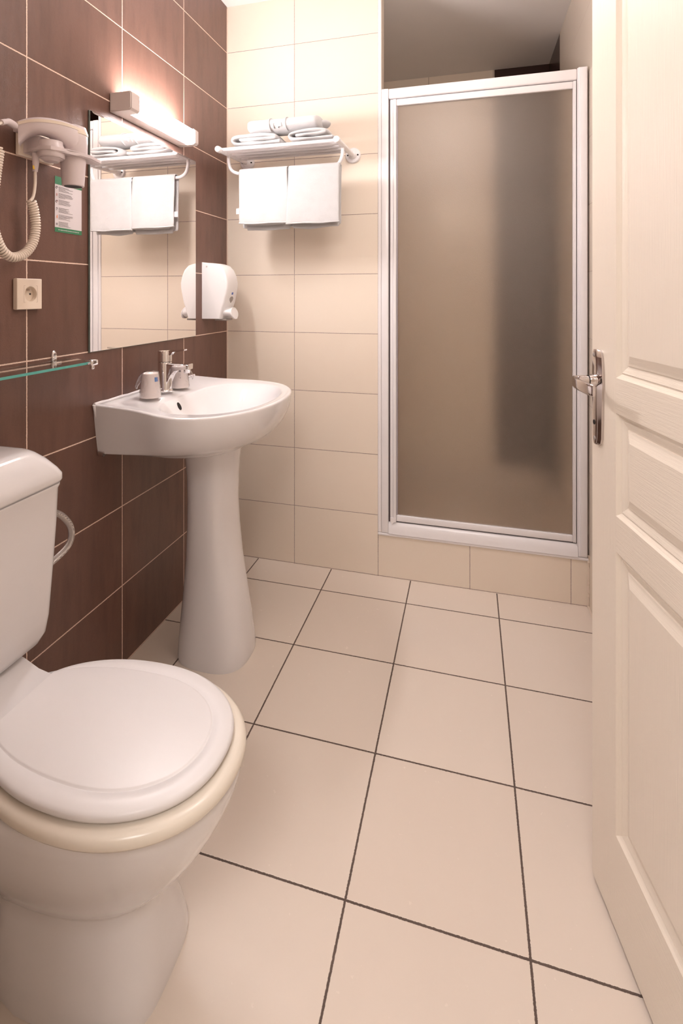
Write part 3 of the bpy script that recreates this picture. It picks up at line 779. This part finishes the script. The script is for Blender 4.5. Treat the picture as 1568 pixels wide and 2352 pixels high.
box(bm, (X_ + .0003, 1.1300, 1.3893), (X_ + .0006, 1.1310, 1.3902))
obj('question_mark', bm, 'ink_dark', cdd)
icon([('box', ((X_ + .0003, 1.1290, 1.428), (X_ + .0006, 1.1302, 1.4345))), ('box', ((X_ + .0003, 1.1312, 1.428), (X_ + .0006, 1.1322, 1.4345))), ('box', ((X_ + .0003, 1.1305, 1.4130), (X_ + .0006, 1.1335, 1.4150)))], 'pink')
bm = B(); prism(bm, [(1.1312, 1.3690), (1.1330, 1.3690), (1.1326, 1.3785), (1.1298, 1.3735)], lambda u, v, d: (d, u, v), X_ + .0003, X_ + .0006); obj('icon', bm, 'orange', cdd)
bm = B(); y = 1.1365
while y < 1.211:
    wl = rnd.uniform(.0018, .0055); box(bm, (X_ + .0004, y, 1.3382), (X_ + .0006, y + wl, 1.3396)); y += wl + .0012
for y in (1.136, 1.1475, 1.1625, 1.1795, 1.1965, 1.2085): box(bm, (X_ + .0004, y, 1.3377), (X_ + .0007, y + .0017, 1.3400))
obj('footer_print', bm, 'card', cdd)

# ------------------------------------------------------------ socket
so = thing('wall_socket', 'cream single wall socket with earth pin on the brown tiles', 'socket', (0, 1.033, 1.13))
sy0, sy1, sz0, sz1 = .9935, 1.0690, 1.1305, 1.2060
bm = B(); box(bm, (.0005, sy0 + .001, sz0 + .001), (.0034, sy1 - .001, sz1 - .001), .001); obj('back_box', bm, 'plastic_cream', so, 30)
bm = B(); n = 14; rings_ = []
def sring(x, ins, bow):
    out = []
    for (a, b) in (((sy0 + ins, sz0 + ins), (sy1 - ins, sz0 + ins)), ((sy1 - ins, sz0 + ins), (sy1 - ins, sz1 - ins)), ((sy1 - ins, sz1 - ins), (sy0 + ins, sz1 - ins)), ((sy0 + ins, sz1 - ins), (sy0 + ins, sz0 + ins))):
        for q in range(n):
            t = q / n; y = a[0] + (b[0] - a[0]) * t; z = a[1] + (b[1] - a[1]) * t
            xx = x
            if abs(y - (sy0 + sy1) / 2) < .05: xx = x + bow * (1 - ((y - (sy0 + sy1) / 2) / .036) ** 2)
            out.append((xx, y, z))
    return out
rg = [sring(.0034, .0006, 0), sring(.009, 0, .003), sring(.0125, .0005, .004), sring(.0135, .0015, .0042), sring(.0155, .0165, .001)]
rs_ = loft(bm, rg, False, False)
# front insert square with round well
cyc, czc = (sy0 + sy1) / 2, (sz0 + sz1) / 2
circ = []
for q in range(56):
    p = rg[-1][q]; a = math.atan2(p[2] - czc, p[1] - cyc); circ.append((.0158, cyc + .0185 * math.cos(a), czc + .0185 * math.sin(a)))
c1 = ring(bm, circ); bridge(bm, rs_[-1], c1)
c2 = ring(bm, [(.004, p[1], p[2]) for p in circ]); bridge(bm, c1, c2); bm.faces.new(c2)
fp = obj('face_plate', bm, 'plastic_cream', so, 30)
bm = B(); q0 = .0195
for a, b in (((-q0, -q0), (q0, -q0 + .0006)), ((-q0, q0 - .0006), (q0, q0)), ((-q0, -q0), (-q0 + .0006, q0)), ((q0 - .0006, -q0), (q0, q0))):
    box(bm, (.0150, cyc + a[0] * 1.05, czc + a[1] * 1.05), (.0162, cyc + b[0] * 1.05, czc + b[1] * 1.05))
obj('insert_joint', bm, simple('shadow_joint', (.45, .34, .27), .6, var=.05), fp)
bm = B(); tube(bm, [(.004, cyc, czc + .0100), (.014, cyc, czc + .0100), (.0155, cyc, czc + .0100)], [.0024, .0024, .0012], 12); obj('earth_pin', bm, 'nickel', so, 40)
for dy in (-.0095, .0095):
    bm = B(); tube(bm, [(.0038, cyc + dy, czc), (.0046, cyc + dy, czc)], .0024, 12); obj('contact_hole', bm, 'black', so)

# ------------------------------------------------------------ glass shelf
gs_ = thing('glass_shelf', 'narrow clear glass shelf with greenish edge on chrome clips below the socket', 'shelf', (0, .90, .99))
bm = B(); prism(bm, [(.004, .38), (.112, .38), (.112, 1.122), (.104, 1.134), (.090, 1.144), (.070, 1.156), (.02, 1.170), (.004, 1.170)], lambda u, v, d: (u, v, d), .9885, .9945, .0005, 1)
obj('glass_plate', bm, 'glass', gs_)
bm = B(); box(bm, (.1122, .38, .9885), (.1130, 1.120, .9945)); ed = obj('cut_edge', bm, 'glass_edge', gs_); ed['label'] = 'turquoise cut glass edge'
for yy in (1.119,):
    bm = B(); lathe(bm, [(.0, .0005), (.0115, .0005), (.0115, .003), (.009, .006), (.0, .0068)], (0, yy, 1.0035), 'x', 30, scale=(.75, 1.5)); cl = obj('wall_clip', bm, 'chrome', gs_, 40)
    for dz in (-.008, .007):
        bm = B(); tube(bm, [(.005, yy, 1.0035 + dz), (.0088, yy, 1.0035 + dz)], [.0042, .0030], 14); obj('screw', bm, 'chrome', cl, 40)
    bm = B(); box(bm, (.002, yy - .008, .9780), (.022, yy + .008, .9882), .003, 3); obj('clip_tongue', bm, 'chrome', gs_, 40)
bm = B(); tube(bm, smooth_path([(.004, 1.176, .9915), (.030, 1.174, .9915), (.070, 1.163, .9915), (.100, 1.146, .9915), (.112, 1.128, .9915), (.114, 1.110, .9900)], 6), .0028, 10)
obj('end_rail', bm, 'chrome', gs_, 40)
bm = B(); box(bm, (.096, 1.120, .984), (.120, 1.146, .9985), .004, 3); box(bm, (.108, 1.124, .974), (.118, 1.134, .985), .003, 3); obj('end_clip', bm, 'chrome', gs_, 40)

# ------------------------------------------------------------ washbasin
SY = 1.552
ws_ = thing('washbasin', 'white ceramic pedestal washbasin under the mirror', 'washbasin', (.24, SY, 0))
OUT = [(0, .284), (.03, .285), (.08, .286), (.13, .289), (.18, .300), (.23, .314), (.28, .319), (.33, .307), (.37, .283), (.405, .248), (.435, .203), (.456, .155), (.470, .100), (.477, .050), (.479, 0)]
def interp(tab, n_=8):
    pts = smooth_path([(a, b, 0) for a, b in tab], n_); return [(p.x, p.y) for p in pts]
half = interp(OUT, 4)
full = [(x, y) for x, y in half] + [(x, -y) for x, y in half[::-1][1:]]     # from wall(+y) around front to wall(-y)
BOT = [(0, .262), (.03, .259), (.07, .253), (.11, .246), (.15, .238), (.19, .229), (.23, .216), (.27, .196), (.305, .170), (.335, .138), (.357, .104), (.371, .070), (.380, .040), (.384, .020), (.385, 0)]
bh = interp(BOT, 4); bfull = [(x, y) for x, y in bh] + [(x, -y) for x, y in bh[::-1][1:]]
assert len(full) == len(bfull)
def rimz(x): return .8475 - .0145 * min(1, x / .30)
bm = B()
# outer skin: t 0 rim .. 1 bottom
def outer(t):
    out = []
    for (x0, y0), (x1, y1) in zip(full, bfull):
        f_ = 1 - max(0, 1 - t ** 2.1) ** .58 if t < 1 else 1
        fy = f_
        x = x0 + (x1 - x0) * fy; bl = min(1, max(0, x0 / .26)); bl = bl * bl * (3 - 2 * bl); y = y0 + (y1 - y0) * (fy * bl + (t * .8 + fy * .2) * (1 - bl))
        zb2 = .700
        z = rimz(x0) + (zb2 - rimz(x0)) * t
        out.append((max(x, .0008), SY + y, z))
    return out
def under(k_, dz_2):
    out = []
    for (x1, y1) in bfull:
        kx = min(1, max(0, x1 / .16)); out.append((max(.0008, x1 + (.235 - x1) * k_ * kx), SY + y1 * (1 - k_ * (.35 + .65 * kx)), .700 - dz_2 * kx))
    return out
rings_ = [under(.62, .040), under(.48, .038), under(.34, .031), under(.20, .020), under(.08, .006)] + [outer(t) for t in (1.0, .985, .95, .9, .82, .72, .6, .48, .36, .24, .14, .07, .03)]
def scaled(ins, dz):
    out = []
    n_ = len(full)
    for i, (x, y) in enumerate(full):
        a = full[max(i - 1, 0)]; b = full[min(i + 1, n_ - 1)]
        tx, ty = b[0] - a[0], b[1] - a[1]; l = math.hypot(tx, ty) or 1
        nx_, ny_ = ty / l, -tx / l        # pointing inwards or outwards
        if nx_ * (x - .24) + ny_ * y < 0: nx_, ny_ = -nx_, -ny_
        xx = x - nx_ * ins; yy = y - ny_ * ins
        if x < .004: xx = .0008 ; yy = y - math.copysign(ins, y)
        out.append((max(xx, .0008), SY + yy, rimz(x) + dz))
    return out
rings_ += [scaled(.0005, -.002), scaled(.003, .0008), scaled(.007, .0015), scaled(.014, .0005), scaled(.020, -.001)]
rs_ = [ring(bm, r) for r in rings_]
for a, b in zip(rs_, rs_[1:]): bridge(bm, a, b, closed=True)
bm.faces.new(rs_[0][::-1])
top = rs_[-1]
# bowl: ellipse rings connected to the inner rim ring by matching angle
def bowl_ring(a_b, a_f, b_, z, n_=2.3, cx_=.265):
    out = []
    for v in top:
        dx, dy = v.co.x - cx_, v.co.y - SY
        an = math.atan2(dy / b_, dx / (a_f if dx > 0 else a_b)); c_, s_ = math.cos(an), math.sin(an)
        out.append((cx_ + math.copysign(abs(c_) ** (2 / n_), c_) * (a_f if c_ > 0 else a_b), SY + math.copysign(abs(s_) ** (2 / n_), s_) * b_, z))
    return out
bw = [bowl_ring(.146, .1850, .268, .8335), bowl_ring(.139, .1780, .256, .8290), bowl_ring(.128, .1660, .235, .812), bowl_ring(.114, .150, .205, .785), bowl_ring(.088, .128, .165, .755), bowl_ring(.062, .095, .115, .733), bowl_ring(.032, .045, .055, .722), bowl_ring(.020, .022, .022, .719)]
prev = top
for r_ in bw:
    cur = ring(bm, r_); bridge(bm, prev, cur); prev = cur
bm.faces.new(prev)
basin = obj('basin', bm, 'ceramic', ws_, 60)
bm = B()
rings_ = []
for z, cx_, a, b, n_ in ((0, .252, .118, .107, 2.8), (.012, .252, .1195, .108, 2.8), (.05, .251, .117, .106, 2.7), (.12, .249, .110, .101, 2.6), (.22, .246, .098, .094, 2.5), (.32, .242, .087, .089, 2.4), (.42, .239, .080, .086, 2.4), (.50, .237, .078, .085, 2.3), (.58, .237, .080, .087, 2.3), (.63, .237, .084, .091, 2.3), (.668, .237, .089, .097, 2.3)):
    rings_.append(sell(cx_, SY, a, b, n_, z, 64))
loft(bm, rings_); obj('pedestal', bm, 'ceramic', ws_, 60)
bm = B()
pts = [(.1535 - .479 * .0135 * math.sin(q * PI / 12), 1.482 + .0085 * math.cos(q * PI / 12), .8088 + .0115 * math.sin(q * PI / 12)) for q in range(24)]
loft(bm, [[(p[0] - .003, p[1], p[2] - .0014) for p in pts], pts])
ov = obj('overflow_hole', bm, 'black', ws_); ov['label'] = 'dark oval overflow hole'
bm = B(); tube(bm, [(.004, SY - .262, .702), (.022, SY - .262, .700)], .0075, 14); obj('fixing_bolt', bm, 'nickel', ws_, 40)
bm = B()
tube(bm, [(.0055, SY - .284 + q * .0303, .8490 + .001 * math.sin(q * 2.1)) for q in range(19)] + [(.0055, SY + .284, .849)], .0045, 8)
tube(bm, [(.0055, SY - .286 + .040 * (1 - (z - .70) / .148) , z) for z in (.848, .82, .79, .76, .73, .70)], .0042, 8)
obj('sealant_bead', bm, 'trim', ws_, 60)

# tap
TX, TY, TZ = .078, SY - .035, .8465
tp = thing('mixer_tap', 'chrome single-lever mixer tap on the washbasin between two wrapped cups', 'tap', (TX, TY, TZ))
bm = B(); lathe(bm, [(.0255, 0), (.026, .003), (.0245, .0045), (.0230, .007), (.0226, .010), (.0226, .096), (.0218, .0975)], (TX, TY, TZ), 'z', 40); obj('body', bm, 'chrome', tp, 35)
bm = B(); lathe(bm, [(.0215, .0985), (.0228, .0995), (.0230, .130), (.0220, .1345), (.012, .1358)], (TX, TY, TZ), 'z', 40); hd2 = obj('cartridge_cap', bm, 'chrome', tp, 35)
bm = B(); prism(bm, [(TX + .004, TZ + .0955), (TX + .094, TZ + .0940), (TX + .0965, TZ + .0915), (TX + .0955, TZ + .0765), (TX + .082, TZ + .0760), (TX + .060, TZ + .0770), (TX + .040, TZ + .0720), (TX + .026, TZ + .0560), (TX + .019, TZ + .034), (TX + .014, TZ + .012), (TX + .004, TZ + .012)], lambda u, v, d: (u, d, v), TY - .0165, TY + .0165, .003, 3); obj('spout', bm, 'chrome', tp, 35)
bm = B(); lathe(bm, [(.0095, .064), (.0108, .066), (.0108, .078)], (TX + .082, TY, TZ), 'z', 24); obj('aerator', bm, 'chrome', tp, 35)
bm = B(); prism(bm, [(TX + .010, TZ + .1345), (TX + .030, TZ + .1368), (TX + .076, TZ + .1415), (TX + .0775, TZ + .1395), (TX + .076, TZ + .1370), (TX + .034, TZ + .1325), (TX + .026, TZ + .121), (TX + .012, TZ + .118)], lambda u, v, d: (u, d, v), TY - .010, TY + .010, .0012, 2); obj('lever', bm, 'chrome', tp, 35)

# cups
def cup(label, x, y, z, s, blue, ang):
    t = thing('plastic_cup', label, 'cup', (x, y, z), 'wrapped cups on the washbasin')
    bm = B(); lathe(bm, [(.0325, 0), (.0330, .0012), (.0322, .0025), (.0305, .006), (.0245, .070), (.0235, .074), (.0205, .0755), (.010, .0745)], (x, y, z), 'z', 40); obj('cup_body', bm, 'cup', t, 35)
    # crumpled film round the cup with a tail
    bm = B(); rings_ = []
    for i, (r, h) in enumerate([(.0338, .001), (.0335, .010), (.0315, .025), (.0295, .042), (.0275, .060), (.0268, .072), (.0250, .0775), (.0180, .0805), (.008, .0815)]):
        row = []
        for q in range(36):
            a = 2 * PI * q / 36; k_ = 1 + .05 * noise.noise(Vector((math.cos(a) * 2.2, math.sin(a) * 2.2, h * 70 + s)))
            row.append((x + r * k_ * math.cos(a), y + r * k_ * math.sin(a), z + h + .0015 * noise.noise(Vector((a * 3, h * 90, s)))))
        rings_.append(row)
    loft(bm, rings_, False, True)
    wr_ = obj('film_wrapper', bm, 'wrap', t, 60)
    bm = B(); d_ = Vector((math.cos(ang), math.sin(ang), 0)); side = Vector((-d_.y, d_.x, 0)); rings_ = []
    for i, (o_, h, wd, tk) in enumerate([(.020, .074, .012, .004), (.030, .062, .014, .005), (.038, .046, .013, .004), (.044, .034, .011, .0035), (.044, .026, .006, .002)]):
        c_ = Vector((x, y, z + h)) + d_ * o_
        rings_.append([c_ + side * (wd * math.cos(2 * PI * q / 14) * (1 + .25 * noise.noise(Vector((q * .9, i, s))))) + Vector((0, 0, 1)) * tk * math.sin(2 * PI * q / 14) + d_ * (tk * math.sin(2 * PI * q / 14)) for q in range(14)])
    loft(bm, rings_); obj('film_tail', bm, 'wrap', wr_, 60)
    return t
def cup_patch(bm, x, y, z, a0, a1, h0, h1, lift=.0012):
    n_ = 6; r0, r1 = [], []
    for q in range(n_ + 1):
        a = a0 + (a1 - a0) * q / n_
        for lst, h in ((r0, h0), (r1, h1)):
            r = .0305 - .006 * (h - .006) / .060 + lift
            lst.append(bm.verts.new((x + r * math.cos(a), y + r * math.sin(a), z + h)))
    bridge(bm, r0, r1, closed=False)
CX1, CY1 = .090, 1.418; CX2, CY2 = .084, SY + .046
viewa = math.atan2(-CY1, 1.0487 - CX1)
c1_ = cup('upturned wrapped plastic cup with blue label, nearer than the tap', CX1, CY1, .8470, 1.3, True, viewa - 1.9)
bm = B(); cup_patch(bm, CX1, CY1, .8470, viewa + .48, viewa + .95, .050, .0635); obj('blue_label', bm, 'sky', c1_)
bm = B(); cup_patch(bm, CX1, CY1, .8470, viewa + .97, viewa + 1.15, .049, .0625); obj('pink_label', bm, 'pink', c1_)
viewb = math.atan2(-CY2, 1.0487 - CX2)
c2_ = cup('upturned wrapped plastic cup with small dark print, behind the tap', CX2, CY2, .8470, 7.3, False, viewb + 1.5)
bm = B(); cup_patch(bm, CX2, CY2, .8470, viewb - .10, viewb + .16, .0555, .0620)
for q in range(5): cup_patch(bm, CX2, CY2, .8470, viewb - .10, viewb - .07, .036 + q * .0035, .038 + q * .0035)
cup_patch(bm, CX2, CY2, .8470, viewb + .04, viewb + .07, .040, .0500); cup_patch(bm, CX2, CY2, .8470, viewb + .04, viewb + .12, .034, .0375)
obj('dark_print', bm, 'ink', c2_)

# ------------------------------------------------------------ toilet
AY = .790
to = thing('toilet', 'white close-coupled toilet with closed lid against the brown wall', 'toilet', (.36, AY, 0))
bm = B(); rings_ = []
for z, xb, xf, b, n_ in ((0, .10, .556, .116, 3.8), (.015, .10, .5565, .116, 3.8), (.045, .11, .552, .111, 3.5), (.09, .12, .545, .104, 3.0), (.13, .13, .540, .099, 2.6), (.152, .13, .540, .097, 2.3), (.160, .13, .547, .101, 2.25), (.18, .13, .567, .112, 2.2), (.21, .13, .595, .127, 2.2), (.25, .13, .625, .142, 2.2), (.29, .13, .649, .155, 2.2), (.33, .13, .668, .164, 2.2), (.352, .13, .674, .168, 2.2), (.362, .13, .6735, .167, 2.2), (.3655, .135, .668, .162, 2.2)):
    cx_ = .36 if z > .16 else .34
    ring_ = sell(cx_, AY, (cx_ - xb, xf - cx_), b, n_, z, 72)
    # trapway recess on both sides behind the column
    if z < .30:
        out = []
        for (x, y, zz) in ring_:
            f_ = max(0, min(1, (.30 - x) / .06)); f_ = f_ * f_ * (3 - 2 * f_); k_ = 1 - .32 * f_ * (1 - z / .36)
            out.append((x, AY + (y - AY) * k_, zz))
        ring_ = out
    rings_.append(ring_)
loft(bm, rings_); bl = obj('bowl', bm, 'ceramic', to, 60)
# rear platform between bowl and cistern
bm = B(); prism(bm, [(.03, .30), (.262, .30), (.262, .380), (.190, .392), (.150, .408), (.03, .409)], lambda u, v, d: (u, d, v), AY - .088, AY + .088)
obj('rear_platform', bm, 'ceramic', to, 40)
def D_ring(cx_, ab, af, b, xcut, z, n_=2.15, seg=96):
    out = []
    for (x, y, zz) in sell(cx_, AY, (ab, af), b, n_, z, seg): out.append((max(x, xcut), y, zz))
    return out
bm = B()
loft(bm, [D_ring(.455, .235, .212, .164, .250, .3665), D_ring(.455, .238, .221, .172, .247, .3680), D_ring(.455, .240, .2245, .1755, .245, .3740), D_ring(.455, .240, .2235, .1745, .245, .3820), D_ring(.455, .236, .2175, .168, .248, .3880), D_ring(.455, .230, .210, .160, .252, .3895)])
obj('seat', bm, 'seat', to, 60)
bm = B()
loft(bm, [D_ring(.452, .228, .192, .146, .248, .3905), D_ring(.452, .236, .2025, .1555, .244, .3925), D_ring(.452, .238, .2055, .1585, .242, .3980), D_ring(.452, .237, .2040, .1570, .242, .4030), D_ring(.452, .233, .1990, .152, .2435, .4065), D_ring(.452, .236, .1840, .1375, .2440, .4078), D_ring(.452, .246, .1700, .1250, .2442, .4080), D_ring(.452, .246, .1685, .1235, .2444, .4068), D_ring(.452, .246, .1672, .1222, .2446, .4068), D_ring(.452, .246, .1655, .1205, .2448, .4088), D_ring(.452, .246, .1630, .118, .2450, .4092)])
obj('lid', bm, 'lid', to, 60)
for s_ in (-1, 1):
    bm = B(); tube(bm, [(.240, AY + s_ * .045, .392), (.240, AY + s_ * .068, .392)], .0085, 16); obj('hinge', bm, 'lid', to, 40)
# cistern
def cis(x1, yh, z, r=.03, x0=.004): return [(p[0], p[1], z) for p in rect(x0, x1, CYY - yh, CYY + yh, z, r, 6)]
CYY = .786
bm = B()
loft(bm, [cis(.130, .110, .4105, .02), cis(.148, .128, .4125, .025), cis(.160, .141, .420, .028), cis(.166, .150, .436, .024), cis(.169, .156, .47, .024), cis(.173, .162, .56, .024), cis(.177, .168, .66, .024), cis(.179, .1715, .742, .024), cis(.1815, .174, .748, .024), cis(.1815, .174, .7515, .024), cis(.178, .171, .753, .03)])
obj('cistern', bm, 'ceramic_cold', to, 60)
bm = B()
loft(bm, [cis(.178, .172, .7545, .024), cis(.1825, .1765, .7555, .025), cis(.1845, .1785, .760, .025), cis(.1840, .1780, .772, .025), cis(.178, .172, .785, .028), cis(.165, .160, .806, .036), cis(.150, .146, .822, .038), cis(.140, .137, .8285, .038), cis(.130, .127, .8305, .036), cis(.05, .05, .8312, .01, .03)])
obj('cistern_lid', bm, 'ceramic_cold', to, 60)
bm = B(); lathe(bm, [(.024, 0), (.024, .004), (.020, .006)], (.085, CYY, .8305), 'z', 30); obj('flush_button', bm, 'chrome', to, 40)
bm = B(); tube(bm, smooth_path([(.085, .925, .665), (.088, .985, .660), (.092, 1.035, .638), (.096, 1.066, .603), (.098, 1.074, .573), (.098, 1.064, .550), (.096, 1.035, .536), (.09, .985, .526), (.06, .93, .52), (.012, .90, .515)], 8), .0075, 16)
hs = obj('supply_hose', bm, 'braid', to, 60); hs['label'] = 'braided steel water hose'
bm = B(); lathe(bm, [(.024, .0005), (.022, .004), (.011, .006), (.011, .016)], (0, .90, .515), 'x', 24); obj('wall_valve', bm, 'chrome', to, 40)
